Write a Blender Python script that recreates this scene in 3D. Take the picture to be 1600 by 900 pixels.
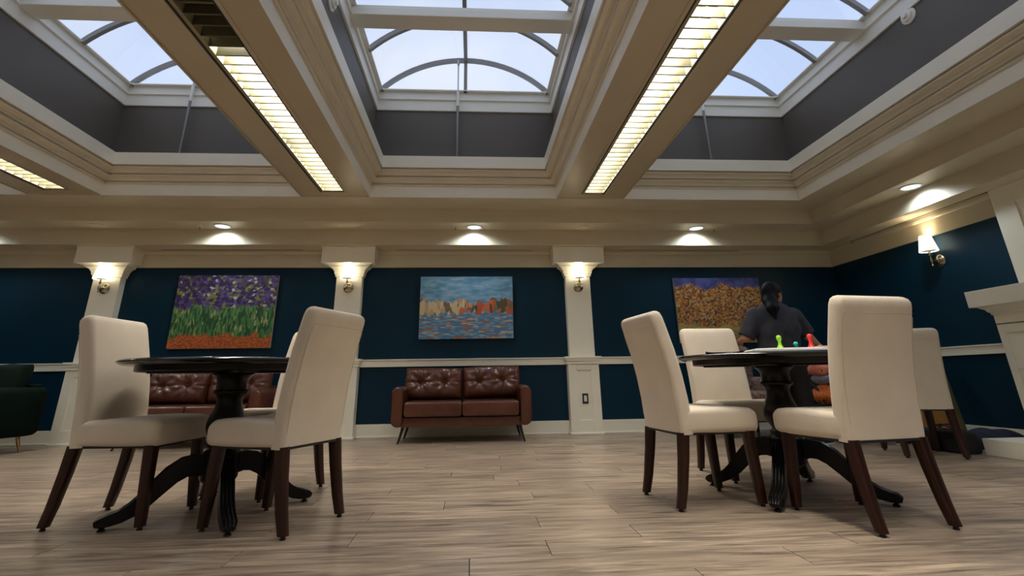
import bpy, bmesh, math, random
import numpy as np
from mathutils import Vector, Matrix
for o in list(bpy.data.objects): bpy.data.objects.remove(o)
S = bpy.context.scene
COL = S.collection
PI = math.pi
R = math.radians

# ------------------------------------------------------------------ camera
HC = 0.64                                   # lens height above the floor
cam_d = bpy.data.cameras.new('camera'); cam = bpy.data.objects.new('camera', cam_d); COL.objects.link(cam)
cam_d.sensor_width = 36; cam_d.lens = 767.1/1600*36
cam_d.shift_x = 13.87/1600; cam_d.shift_y = -108.55/1600
cam_d.clip_start = 0.02; cam_d.clip_end = 200
def _rot(p, y, r):
    cy, sy = math.cos(y), math.sin(y); cp, sp = math.cos(p), math.sin(p); cr, sr = math.cos(r), math.sin(r)
    Rz = np.array([[cy, sy, 0], [-sy, cy, 0], [0, 0, 1]]); Rx = np.array([[1, 0, 0], [0, cp, -sp], [0, sp, cp]])
    Ry = np.array([[cr, 0, sr], [0, 1, 0], [-sr, 0, cr]])
    return Rz @ Rx @ Ry
RC = _rot(R(18.07736), R(3.65127), R(0.850147))
M = Matrix(((RC[0, 0], RC[0, 2], -RC[0, 1], 0), (RC[1, 0], RC[1, 2], -RC[1, 1], 0), (RC[2, 0], RC[2, 2], -RC[2, 1], HC), (0, 0, 0, 1)))
cam.matrix_world = M
S.camera = cam

# ------------------------------------------------------------------ sky, exposure
W = bpy.data.worlds.new('overcast_sky'); S.world = W; W.use_nodes = True
nt = W.node_tree; nt.nodes.clear()
wo = nt.nodes.new('ShaderNodeOutputWorld'); bg = nt.nodes.new('ShaderNodeBackground'); tc = nt.nodes.new('ShaderNodeTexCoord')
nz = nt.nodes.new('ShaderNodeTexNoise'); nz.inputs['Scale'].default_value = 2.6; nz.inputs['Detail'].default_value = 5
cr = nt.nodes.new('ShaderNodeValToRGB')
cr.color_ramp.elements[0].position = .35; cr.color_ramp.elements[0].color = (.56, .68, .95, 1)
cr.color_ramp.elements[1].position = .68; cr.color_ramp.elements[1].color = (.82, .86, .95, 1)
nt.links.new(tc.outputs['Generated'], nz.inputs['Vector']); nt.links.new(nz.outputs['Fac'], cr.inputs['Fac'])
nt.links.new(cr.outputs['Color'], bg.inputs['Color']); nt.links.new(bg.outputs[0], wo.inputs[0])
bg.inputs['Strength'].default_value = .95
S.view_settings.view_transform = 'Standard'; S.view_settings.look = 'None'
S.view_settings.exposure = 0.22; S.view_settings.gamma = 1.0; S.view_settings.use_curve_mapping = False

LAMP_TUBE = 39.0        # watts of one lit 1.2 m louvre section
LAMP_DOWN = 17.0
LAMP_SCONCE = 6.0

# ------------------------------------------------------------------ materials
MATS = {}
def mat(name, col, rough=.5, metal=0, var=0.0, vscale=8, bump=0.0, bscale=60, spec=.5, coat=0, sheen=0, emit=None, estr=0, stretch=(1, 1, 1), col2=None, detail=4):
    m = bpy.data.materials.new(name); m.use_nodes = True; n = m.node_tree; b = n.nodes['Principled BSDF']
    b.inputs['Base Color'].default_value = (*col, 1); b.inputs['Roughness'].default_value = rough; b.inputs['Metallic'].default_value = metal
    b.inputs['Specular IOR Level'].default_value = spec; b.inputs['Coat Weight'].default_value = coat; b.inputs['Sheen Weight'].default_value = sheen
    if emit: b.inputs['Emission Color'].default_value = (*emit, 1); b.inputs['Emission Strength'].default_value = estr
    t = n.nodes.new('ShaderNodeTexCoord'); mp = n.nodes.new('ShaderNodeMapping'); mp.inputs['Scale'].default_value = stretch
    n.links.new(t.outputs['Object'], mp.inputs['Vector'])
    if var or col2:
        z = n.nodes.new('ShaderNodeTexNoise'); z.inputs['Scale'].default_value = vscale; z.inputs['Detail'].default_value = detail
        n.links.new(mp.outputs[0], z.inputs['Vector'])
        r = n.nodes.new('ShaderNodeValToRGB'); r.color_ramp.elements[0].position = .3; r.color_ramp.elements[1].position = .7
        c2 = col2 or tuple(min(1, c*(1+var)) for c in col); c1 = col if col2 else tuple(c*(1-var) for c in col)
        r.color_ramp.elements[0].color = (*c1, 1); r.color_ramp.elements[1].color = (*c2, 1)
        n.links.new(z.outputs['Fac'], r.inputs['Fac']); n.links.new(r.outputs[0], b.inputs['Base Color'])
    if bump:
        z = n.nodes.new('ShaderNodeTexNoise'); z.inputs['Scale'].default_value = bscale; z.inputs['Detail'].default_value = 3
        n.links.new(mp.outputs[0], z.inputs['Vector'])
        bp = n.nodes.new('ShaderNodeBump'); bp.inputs['Strength'].default_value = bump; bp.inputs['Distance'].default_value = .01
        n.links.new(z.outputs['Fac'], bp.inputs['Height']); n.links.new(bp.outputs[0], b.inputs['Normal'])
    MATS[name] = m
    return m
mat('cream', (.64, .57, .425), .42, var=.03, vscale=3, bump=.04, bscale=25)
mat('trim_white', (.90, .855, .72), .38, var=.02, vscale=4, bump=.05, bscale=40, stretch=(1, 1, 1))
mat('beam_paint', (.50, .43, .31), .34, var=.03, vscale=4, bump=.10, bscale=30, stretch=(.6, .6, 2))
mat('crown_shaded', (.74, .67, .53), .36, var=.03, vscale=4)  # darker than the trim: shade on the down-facing moulding is put into the colour
mat('navy', (.0018, .026, .052), .36, var=.08, vscale=2, bump=.03, bscale=90, spec=.22)
mat('charcoal', (.115, .10, .085), .55, var=.04, vscale=2)
mat('frame_white', (.82, .80, .72), .4)
mat('rib_grey', (.24, .23, .215), .4, var=.05)
mat('rod_grey', (.22, .22, .21), .35, metal=.4)
mat('rod_steel', (.45, .52, .54), .3, metal=.7)
mat('white_plastic', (.82, .79, .72), .35)
mat('black_gap', (.01, .01, .01), .7)
mat('linen', (.70, .60, .48), .85, var=.05, vscale=5, bump=.25, bscale=380, sheen=.25)
mat('linen_seam', (.58, .48, .36), .85)
mat('dark_wood', (.028, .0075, .0042), .36, var=.3, vscale=6, stretch=(6, 6, 1), spec=.35)
mat('glide', (.012, .011, .011), .5)
mat('black_lacquer', (.004, .0035, .0035), .14, spec=.35, coat=.2, bump=.03, bscale=30)
mat('black_wood', (.005, .004, .0035), .34, spec=.25)
mat('leather', (.100, .030, .016), .28, var=.22, vscale=7, bump=.18, bscale=45, coat=.15)
mat('leather_seam', (.05, .016, .010), .5)
mat('green_velvet', (.0015, .0085, .0055), .75, var=.25, vscale=6, spec=.15)
mat('brass', (.55, .40, .20), .3, metal=1)
mat('nickel', (.46, .40, .29), .25, metal=1)
mat('bulb_socket', (.75, .70, .55), .5)
mat('louver', (.075, .068, .040), .38, metal=.0, spec=.35)
mat('housing', (.30, .27, .17), .5)
mat('black_metal', (.012, .012, .013), .35)
mat('switch_black', (.02, .018, .015), .4)
mat('paper', (.82, .82, .80), .6)
mat('paper_dark', (.035, .035, .035), .5)
mat('pawn_green', (.32, .72, .03), .25, coat=.3)
mat('pawn_teal', (.04, .52, .42), .25, coat=.3)
mat('pawn_red', (.80, .035, .03), .25, coat=.3)
mat('pink_paper', (.80, .45, .45), .5)
mat('tee', (.030, .032, .048), .85, var=.15, vscale=9, bump=.3, bscale=14)
mat('pants', (.006, .006, .007), .8)
mat('skin', (.46, .23, .14), .5, var=.04)
mat('hair', (.0035, .0035, .005), .55, spec=.12, bump=.4, bscale=40, stretch=(6, 6, .7))
mat('eye', (.6, .58, .55), .2)
mat('shoe', (.012, .018, .035), .5)
mat('sole', (.55, .55, .55), .6)
mat('brocade', (.075, .040, .033), .8, col2=(.33, .23, .19), vscale=26, detail=2)
mat('orange_knit', (.90, .20, .04), .9, var=.35, vscale=60, bump=.5, bscale=90)
mat('coral_knit', (.92, .26, .16), .9, var=.25, vscale=60, bump=.5, bscale=90)
mat('grey_knit', (.16, .16, .24), .9, col2=(.42, .42, .52), vscale=90, bump=.5, bscale=90)
mat('chrome', (.7, .7, .7), .15, metal=1)
mat('tyre', (.015, .015, .016), .7)
mat('denim', (.010, .016, .040), .85, var=.3, vscale=10)
mat('bag_black', (.010, .009, .009), .6, var=.3, vscale=12)
mat('bag_brown', (.07, .030, .018), .6)
mat('honey_wood', (.42, .20, .055), .4, var=.18, vscale=5, stretch=(1, 1, .2))
mat('olive', (.13, .115, .045), .6)
mat('canvas_edge', (.55, .52, .45), .7)

def glass_mat():
    m = bpy.data.materials.new('skylight_glass'); m.use_nodes = True; n = m.node_tree; n.nodes.clear()
    o = n.nodes.new('ShaderNodeOutputMaterial'); mx = n.nodes.new('ShaderNodeMixShader'); t = n.nodes.new('ShaderNodeBsdfTransparent')
    g = n.nodes.new('ShaderNodeBsdfGlossy'); mx.inputs[0].default_value = .035
    t.inputs['Color'].default_value = (.97, .98, .99, 1); g.inputs['Roughness'].default_value = .05
    n.links.new(t.outputs[0], mx.inputs[1]); n.links.new(g.outputs[0], mx.inputs[2]); n.links.new(mx.outputs[0], o.inputs[0])
    MATS['glass'] = m
glass_mat()
def emis(name, col, strength):
    m = bpy.data.materials.new(name); m.use_nodes = True; n = m.node_tree; n.nodes.clear()
    o = n.nodes.new('ShaderNodeOutputMaterial'); e = n.nodes.new('ShaderNodeEmission'); e.inputs[0].default_value = (*col, 1); e.inputs[1].default_value = strength
    n.links.new(e.outputs[0], o.inputs[0]); MATS[name] = m
emis('led_lens', (.80, .92, 1.0), 1.3)
emis('tube_glow', (1.0, .95, .70), 2.2)
def shade_mat():
    m = bpy.data.materials.new('lamp_shade'); m.use_nodes = True; n = m.node_tree; b = n.nodes['Principled BSDF']
    b.inputs['Base Color'].default_value = (.9, .84, .7, 1); b.inputs['Roughness'].default_value = .8
    b.inputs['Emission Color'].default_value = (1, .90, .66, 1); b.inputs['Emission Strength'].default_value = 3.6
    MATS['lamp_shade'] = m
shade_mat()

def plank_mat():
    m = bpy.data.materials.new('laminate_plank'); m.use_nodes = True; n = m.node_tree; b = n.nodes['Principled BSDF']; L = n.links.new
    g = n.nodes.new('ShaderNodeNewGeometry'); oi = n.nodes.new('ShaderNodeObjectInfo')
    vm = n.nodes.new('ShaderNodeVectorMath'); vm.operation = 'SCALE'; cx = n.nodes.new('ShaderNodeCombineXYZ')
    for k, s in enumerate((37., 19., 11.)):
        mu = n.nodes.new('ShaderNodeMath'); mu.operation = 'MULTIPLY'; mu.inputs[1].default_value = s; L(oi.outputs['Random'], mu.inputs[0]); L(mu.outputs[0], cx.inputs[k])
    ad = n.nodes.new('ShaderNodeVectorMath'); ad.operation = 'ADD'; L(g.outputs['Position'], ad.inputs[0]); L(cx.outputs[0], ad.inputs[1])
    mp = n.nodes.new('ShaderNodeMapping'); mp.inputs['Scale'].default_value = (1.5, 22, 1); L(ad.outputs[0], mp.inputs['Vector'])
    z1 = n.nodes.new('ShaderNodeTexNoise'); z1.inputs['Scale'].default_value = 1.6; z1.inputs['Detail'].default_value = 7; z1.inputs['Roughness'].default_value = .62; z1.inputs['Distortion'].default_value = .7
    L(mp.outputs[0], z1.inputs['Vector'])
    r1 = n.nodes.new('ShaderNodeValToRGB'); e = r1.color_ramp.elements
    e[0].position = .30; e[0].color = (.10, .075, .058, 1); e[1].position = .70; e[1].color = (.66, .52, .385, 1)
    k = e.new(.42); k.color = (.27, .205, .155, 1); k = e.new(.54); k.color = (.44, .335, .245, 1)
    L(z1.outputs['Fac'], r1.inputs['Fac'])
    mp2 = n.nodes.new('ShaderNodeMapping'); mp2.inputs['Scale'].default_value = (3.2, 15, 1); L(ad.outputs[0], mp2.inputs['Vector'])
    z2 = n.nodes.new('ShaderNodeTexNoise'); z2.inputs['Scale'].default_value = .9; z2.inputs['Detail'].default_value = 3; L(mp2.outputs[0], z2.inputs['Vector'])
    r2 = n.nodes.new('ShaderNodeValToRGB'); r2.color_ramp.elements[0].position = .64; r2.color_ramp.elements[0].color = (1, 1, 1, 1); r2.color_ramp.elements[1].position = .74; r2.color_ramp.elements[1].color = (.56, .52, .50, 1)
    L(z2.outputs['Fac'], r2.inputs['Fac'])
    mx = n.nodes.new('ShaderNodeMix'); mx.data_type = 'RGBA'; mx.blend_type = 'MULTIPLY'; mx.inputs[0].default_value = 1
    L(r1.outputs[0], mx.inputs[6]); L(r2.outputs[0], mx.inputs[7])
    hv = n.nodes.new('ShaderNodeHueSaturation'); mr = n.nodes.new('ShaderNodeMapRange'); mr.inputs[3].default_value = .74; mr.inputs[4].default_value = .96
    L(oi.outputs['Random'], mr.inputs[0]); L(mr.outputs[0], hv.inputs['Value']); L(mx.outputs[2], hv.inputs['Color']); L(hv.outputs[0], b.inputs['Base Color'])
    rr = n.nodes.new('ShaderNodeMapRange'); rr.inputs[3].default_value = .34; rr.inputs[4].default_value = .24; L(z1.outputs['Fac'], rr.inputs[0]); L(rr.outputs[0], b.inputs['Roughness'])
    b.inputs['Specular IOR Level'].default_value = .42
    bp = n.nodes.new('ShaderNodeBump'); bp.inputs['Strength'].default_value = .12; bp.inputs['Distance'].default_value = .004; L(z1.outputs['Fac'], bp.inputs['Height']); L(bp.outputs[0], b.inputs['Normal'])
    MATS['plank'] = m
plank_mat()

# ------------------------------------------------------------------ mesh helpers
class MB:
    def __init__(s): s.v = []; s.f = []
    def add(s, vs, fs):
        o = len(s.v); s.v += [tuple(map(float, p)) for p in vs]; s.f += [tuple(i+o for i in f) for f in fs]; return s
    def box(s, x0, y0, z0, x1, y1, z1):
        return s.add([(x0, y0, z0), (x1, y0, z0), (x1, y1, z0), (x0, y1, z0), (x0, y0, z1), (x1, y0, z1), (x1, y1, z1), (x0, y1, z1)],
                     [(3, 2, 1, 0), (4, 5, 6, 7), (0, 1, 5, 4), (1, 2, 6, 5), (2, 3, 7, 6), (3, 0, 4, 7)])
    def cbox(s, x0, y0, z0, x1, y1, z1, c=.004):
        b = bmesh.new(); bmesh.ops.create_cube(b, size=1)
        for v in b.verts: v.co = Vector(((x0+x1)/2+v.co.x*(x1-x0), (y0+y1)/2+v.co.y*(y1-y0), (z0+z1)/2+v.co.z*(z1-z0)))
        bmesh.ops.bevel(b, geom=b.edges[:], offset=c, segments=2, profile=.6, affect='EDGES')
        b.verts.ensure_lookup_table(); s.add([v.co for v in b.verts], [[v.index for v in f.verts] for f in b.faces]); b.free(); return s
    def loft(s, rings, cap=True):
        n = len(rings[0]); o = []
        for r in rings: o += list(r)
        f = []
        for k in range(len(rings)-1):
            for i in range(n):
                j = (i+1) % n; f.append((k*n+i, k*n+j, (k+1)*n+j, (k+1)*n+i))
        if cap: f.append(tuple(range(n-1, -1, -1))); f.append(tuple((len(rings)-1)*n+i for i in range(n)))
        return s.add(o, f)
    def lathe(s, prof, c=(0, 0, 0), n=32, ax='z'):
        rings = []
        for r, z in prof:
            ring = []
            for i in range(n):
                a = 2*PI*i/n; p = (r*math.cos(a), r*math.sin(a), z)
                if ax == 'y': p = (p[0], -p[2], p[1])        # axis runs towards -y
                elif ax == 'x': p = (-p[2], p[0], p[1])      # axis runs towards -x
                ring.append((c[0]+p[0], c[1]+p[1], c[2]+p[2]))
            rings.append(ring)
        return s.loft(rings)
    def tube(s, pts, rad, n=10):
        pts = [Vector(p) for p in pts]; rings = []
        if not hasattr(rad, '__len__'): rad = [rad]*len(pts)
        up = Vector((0, 0, 1))
        for i, p in enumerate(pts):
            t = (pts[min(i+1, len(pts)-1)]-pts[max(i-1, 0)]).normalized()
            a = t.cross(up)
            if a.length < 1e-3: a = t.cross(Vector((0, 1, 0)))
            a.normalize(); b = a.cross(t)
            rings.append([p+rad[i]*(math.cos(2*PI*k/n)*a+math.sin(2*PI*k/n)*b) for k in range(n)])
        return s.loft(rings)
    def obj(s, name, m, parent=None, smooth=False, loc=None, bevel=0, sharp=None):
        me = bpy.data.meshes.new(name); me.from_pydata(s.v, [], s.f); me.update()
        bm = bmesh.new(); bm.from_mesh(me); bmesh.ops.recalc_face_normals(bm, faces=bm.faces); bm.to_mesh(me); bm.free()
        o = bpy.data.objects.new(name, me); COL.objects.link(o)
        me.materials.append(MATS[m] if isinstance(m, str) else m)
        if smooth: shade(me, sharp or 35)
        if parent: o.parent = parent
        if loc: o.location = loc
        return o
def shade(me, ang=35):
    me.shade_smooth()
    bm = bmesh.new(); bm.from_mesh(me); c = math.cos(R(ang))
    for e in bm.edges:
        if len(e.link_faces) == 2 and e.link_faces[0].normal.dot(e.link_faces[1].normal) < c: e.smooth = False
    bm.to_mesh(me); bm.free()
def tag(o, label=None, cat=None, group=None, kind=None):
    if label: o['label'] = label
    if cat: o['category'] = cat
    if group: o['group'] = group
    if kind: o['kind'] = kind
    return o
def empty(name, loc=(0, 0, 0), rz=0):
    o = bpy.data.objects.new(name, None); COL.objects.link(o); o.location = loc; o.rotation_euler = (0, 0, rz); o.empty_display_size = .1; return o
def struct(o, label): return tag(o, label, None, None, 'structure')
def copy_tree(o, parent=None):
    c = o.copy(); COL.objects.link(c); c.parent = parent
    for ch in list(o.children): copy_tree(ch, c)
    return c
def rrect(w, h, r, n=4):
    pts = []
    for cx, cy, a0 in ((w/2-r, h/2-r, 0), (-w/2+r, h/2-r, 90), (-w/2+r, -h/2+r, 180), (w/2-r, -h/2+r, 270)):
        for k in range(n+1):
            a = R(a0+90*k/n); pts.append((cx+r*math.cos(a), cy+r*math.sin(a)))
    return pts
def ring_profile(mb, rect, prof, close=False):
    """rect (x0,y0,x1,y1); prof list of (inset towards the middle, z) swept round with mitred corners"""
    x0, y0, x1, y1 = rect; rows = []
    for d, z in prof: rows.append([(x0+d, y0+d, z), (x1-d, y0+d, z), (x1-d, y1-d, z), (x0+d, y1-d, z)])
    mb.loft(rows, cap=False); return mb
def smin(a, b, k):
    h = np.clip(.5+.5*(b-a)/k, 0, 1); return b*(1-h)+a*h-k*h*(1-h)
def cone_sdf(P, a, b, ra, rb):
    a = np.array(a, float); b = np.array(b, float); ab = b-a; t = np.clip(((P-a)@ab)/max(ab@ab, 1e-9), 0, 1)
    return np.linalg.norm(P-(a+t[..., None]*ab), axis=-1)-(ra+(rb-ra)*t)
def ell_sdf(P, c, r):
    q = (P-np.array(c))/np.array(r); k0 = np.linalg.norm(q, axis=-1); k1 = np.linalg.norm(q/np.array(r), axis=-1)
    return k0*(k0-1)/np.maximum(k1, 1e-6)
def sdf_mb(fn, lo, hi, h):
    """one continuous surface from a distance field (surface nets)"""
    lo = np.array(lo, float); n = np.ceil((np.array(hi)-lo)/h).astype(int)+1
    ax = [lo[i]+h*np.arange(n[i]) for i in range(3)]
    P = np.stack(np.meshgrid(*ax, indexing='ij'), -1); F = fn(P); I = F < 0
    cs = [(i, j, k) for i in (0, 1) for j in (0, 1) for k in (0, 1)]
    sub = lambda A, c: A[c[0]:n[0]-1+c[0], c[1]:n[1]-1+c[1], c[2]:n[2]-1+c[2]]
    cnt = sum(sub(I, c).astype(int) for c in cs); act = (cnt > 0) & (cnt < 8)
    acc = np.zeros(act.shape+(3,)); num = np.zeros(act.shape)
    for a in cs:
        for d in range(3):
            if a[d] == 0:
                b = list(a); b[d] = 1; fa, fb = sub(F, a), sub(F, b); x = (fa < 0) != (fb < 0)
                t = np.where(x, fa/np.where(np.abs(fa-fb) < 1e-9, 1, fa-fb), 0)
                p = sub(P, a).copy(); p[..., d] += t*h; acc += np.where(x[..., None], p, 0); num += x
    idx = -np.ones(act.shape, int); idx[act] = np.arange(act.sum()); V = acc[act]/num[act][:, None]
    quads = []
    for d in range(3):
        e, f = [(1, 2), (2, 0), (0, 1)][d]
        A = np.moveaxis(I, (d, e, f), (0, 1, 2)); ID = np.moveaxis(idx, (d, e, f), (0, 1, 2))
        x = (A[:-1, 1:-1, 1:-1] != A[1:, 1:-1, 1:-1]); s = A[:-1, 1:-1, 1:-1][x]
        q = np.stack([ID[:, :-1, :-1][x], ID[:, 1:, :-1][x], ID[:, 1:, 1:][x], ID[:, :-1, 1:][x]], -1)
        q = np.where(s[:, None], q, q[:, ::-1]); quads.append(q)
    Q = np.concatenate(quads); Q = Q[(Q >= 0).all(1)]
    m = MB(); m.v = [tuple(p) for p in V.tolist()]; m.f = [tuple(q) for q in Q.tolist()]; return m

# ------------------------------------------------------------------ room shell
YW, XR, XL, YN = 6.355, 4.94, -8.06, -2.35       # back, right, left and near wall planes
ROOM = (XL, YN, XR, YW)
struct(MB().box(XL-.15, YW, -.05, XR+.15, YW+.15, 2.3).obj('wall_back', 'navy'), 'dark navy painted back wall between white pilasters')
struct(MB().box(XR, YN, -.05, XR+.15, YW, 2.3).obj('wall_right', 'navy'), 'dark navy painted right wall with fireplace')
struct(MB().box(XL-.15, YN, -.05, XL, YW, 2.3).obj('wall_left', 'navy'), 'dark navy painted left wall')
struct(MB().box(XL-.15, YN-.15, -.05, XR+.15, YN, 2.3).obj('wall_near', 'cream'), 'cream painted wall behind the camera')
# stepped cream soffits round the room
pf = [(0, 2.035), (.03, 2.035), (.03, 2.205), (.042, 2.215), (.05, 2.235), (.05, 2.26), (.305, 2.26), (.31, 2.262), (.31, 2.462), (.62, 2.462), (.625, 2.464), (.625, 2.632), (1.022, 2.632), (1.024, 2.66)]
struct(ring_profile(MB(), ROOM, pf).obj('ceiling', 'cream'), 'cream stepped soffits and frieze running round the room')
# chair rail, baseboards
n_trim = [0]
def trim(mb, m, label, parent=None):
    n_trim[0] += 1
    return struct(mb.obj('trim_%d' % n_trim[0], m), label)
def rail_back():
    b = MB(); b.cbox(XL, YW-.022, .797, XR, YW+.01, .872, .003); b.cbox(XL, YW-.032, .872, XR, YW+.01, .886, .003); return b
trim(rail_back(), 'trim_white', 'cream chair rail along the back wall')
b = MB(); b.cbox(XR-.022, 4.2, .80, XR+.01, YW-.02, .875, .003); b.cbox(XR-.032, 4.2, .875, XR+.01, YW-.02, .889, .003)
trim(b, 'trim_white', 'cream chair rail on the right wall')
b = MB(); b.cbox(XL, YW-.018, 0, XR, YW+.01, .15, .004); b.cbox(XL, YW-.028, 0, XR, YW+.01, .02, .004)
struct(b.obj('baseboard_back', 'trim_white'), 'tall cream baseboard along the back wall')
b = MB(); b.cbox(XR-.018, 4.2, 0, XR+.01, YW-.02, .14, .004)
struct(b.obj('baseboard_right', 'trim_white'), 'tall cream baseboard on the right wall')

# floor of laminate planks
fl = struct(MB().box(XL, YN, -.05, XR, YW, -.006).obj('floor', 'black_gap'), 'greige wood laminate plank floor')
random.seed(5)
PW, PL, GAP = .1845, 1.22, .0018
JX = {-1: -.008, 0: .305, 1: -.505, 2: .31, 3: -.5, 4: -.148, 5: .35, 6: -.495, 7: .30, 8: .148, 9: -.147}
pm = {}
far = MB()
k0 = math.floor((YN-2.155)/PW); k1 = math.ceil((YW-2.155)/PW)
for k in range(k0, k1):
    ya = max(2.155+k*PW, YN); yb = min(2.155+(k+1)*PW, YW)
    if yb-ya < .01: continue
    off = JX.get(k, random.uniform(-.61, .61)); x = off-PL*math.ceil((off-XL)/PL)
    while x < XR-.01:
        xa, xb = max(x, XL), min(x+PL, XR); x += PL
        if xb-xa < .02: continue
        vis = yb > 1.75 and xb > -.98*yb-.15 and xa < 1.12*yb+.15
        args = (xa+GAP, ya+GAP*.5, -.008, xb-GAP, yb-GAP*.5, 0)
        if not vis: far.box(*args); continue
        key = (round(xb-xa, 3), round(yb-ya, 3))
        if key not in pm:
            w2, d2 = (xb-xa)/2-GAP, (yb-ya)/2-GAP*.4
            o = MB().box(-w2, -d2, -.008, w2, d2, 0).obj('plank', 'plank', fl); pm[key] = o.data
        else:
            o = bpy.data.objects.new('plank', pm[key]); COL.objects.link(o); o.parent = fl
        o.location = ((xa+xb)/2, (ya+yb)/2, 0)
o = far.obj('plank_field', 'plank', fl); o['kind'] = 'stuff'

# ------------------------------------------------------------------ skylight wells, beams, louvre lights
WELLS = [('centre', -1.18, .97), ('right', 1.765, 3.915), ('left', -4.10, -1.95), ('far_left', -7.03, -4.88)]
YB, YF = 5.325, -1.32
ZL = 2.632
fascia = [(0, ZL), (0, 2.764)]
crown = [(0, 2.764), (.016, 2.766), (.016, 2.780), (.002, 2.784), (.002, 2.796), (.022, 2.798), (.024, 2.808), (.030, 2.822), (.046, 2.836), (.072, 2.840), (.072, 2.850),
         (.054, 2.853), (.054, 2.866), (.080, 2.868), (.082, 2.880), (.088, 2.896), (.104, 2.910), (.132, 2.914), (.132, 2.924), (.114, 2.927), (.114, 2.938), (.150, 2.940)]
band = [(.150, 2.940), (.150, 3.083), (.138, 3.086), (-.02, 3.086)]
FZ0, FZ1, FZ2 = 3.75, 3.885, 4.0
for wi, (nm, xa, xb) in enumerate(WELLS):
    rect = (xa, YF, xb, YB)
    trim(ring_profile(MB(), rect, fascia), 'trim_white', 'white lower fascia of the %s skylight well' % nm.replace('_', ' '))
    trim(ring_profile(MB(), rect, crown), 'crown_shaded', 'cream crown moulding with shade in its colour round the %s skylight well' % nm.replace('_', ' '))
    trim(ring_profile(MB(), rect, band), 'trim_white', 'white upper band of the %s skylight well' % nm.replace('_', ' '))
    struct(ring_profile(MB(), rect, [(0, 3.08), (0, FZ0+.02)]).obj('wall_%s_well' % nm, 'charcoal'), 'charcoal grey upper wall of the %s skylight well' % nm.replace('_', ' '))
    # barrel skylight
    wn = tag(empty('window_%d' % (wi+1), ((xa+xb)/2, YB, FZ0)), 'barrel vaulted glass skylight over the %s ceiling well' % nm.replace('_', ' '), None, None, 'structure')
    cx = (xa+xb)/2; hw = (xb-xa)/2
    LO = lambda o: (setattr(o, 'parent', wn), setattr(o, 'location', (-cx, -YB, -FZ0)))[0]
    fr = ring_profile(MB(), rect, [(-.02, FZ0), (.022, FZ0), (.022, FZ1), (.045, FZ1+.004), (.045, FZ1+.02), (.03, FZ1+.022), (.03, FZ2), (.075, FZ2), (.075, FZ2+.012), (-.04, FZ2+.012)]).obj('frame', 'frame_white'); LO(fr)
    hs = hw-.05; rise = .45; rad = (hs*hs+rise*rise)/(2*rise); zc = FZ2+rise-rad; am = math.asin(hs/rad)
    arc = lambda a, y, r=rad: (cx+r*math.sin(a), y, zc+r*math.cos(a))
    NA = 12
    ribs = [YB-.05-.765*k for k in range(9)]
    for k, y in enumerate(ribs):
        m = MB(); rings = []
        for i in range(2*NA+1):
            a = -am+2*am*i/(2*NA); rings.append([arc(a, y-.022, rad-.022), arc(a, y+.022, rad-.022), arc(a, y+.022, rad+.028), arc(a, y-.022, rad+.028)])
        m.loft(rings); LO(m.obj('rib', 'rib_grey', smooth=True, sharp=30))
    m = MB().box(cx-.022, ribs[-1], FZ2+rise-.03, cx+.022, YB-.03, FZ2+rise+.035); LO(m.obj('ridge_bar', 'rib_grey'))
    for y in (ribs[0], ribs[-1]):
        m = MB().box(cx-.02, y-.02, FZ2, cx+.02, y+.02, FZ2+rise-.02); LO(m.obj('mullion', 'rib_grey'))
        for sgn in (-1, 1):                                   # the two panes of the half-round end
            ring = []
            for i in range(NA+1): ring.append(arc(sgn*(am*i/NA), y, rad-.005))
            ring += [(cx, y, FZ2+.005)]
            m = MB().loft([[(p[0], p[1]-.004, p[2]) for p in ring], [(p[0], p[1]+.004, p[2]) for p in ring]]); LO(m.obj('pane', 'glass'))
    for k in range(len(ribs)-1):
        for sgn in (-1, 1):
            m = MB(); rings = []
            for i in range(NA+1):
                a = sgn*am*i/NA; rings.append([arc(a, ribs[k+1]+.01, rad+.010), arc(a, ribs[k]-.01, rad+.010), arc(a, ribs[k]-.01, rad+.018), arc(a, ribs[k+1]+.01, rad+.018)])
            m.loft(rings); LO(m.obj('pane', 'glass', smooth=True, sharp=30))
    for y in (3.92, 1.64, -.64):
        m = MB().cbox(xa+.01, y-.10, FZ1, xb-.01, y+.10, FZ2-.03, .006); m.cbox(xa+.02, y-.085, FZ2-.03, xb-.02, y+.085, FZ2+.005, .004); LO(m.obj('crossbar', 'frame_white'))

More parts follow.
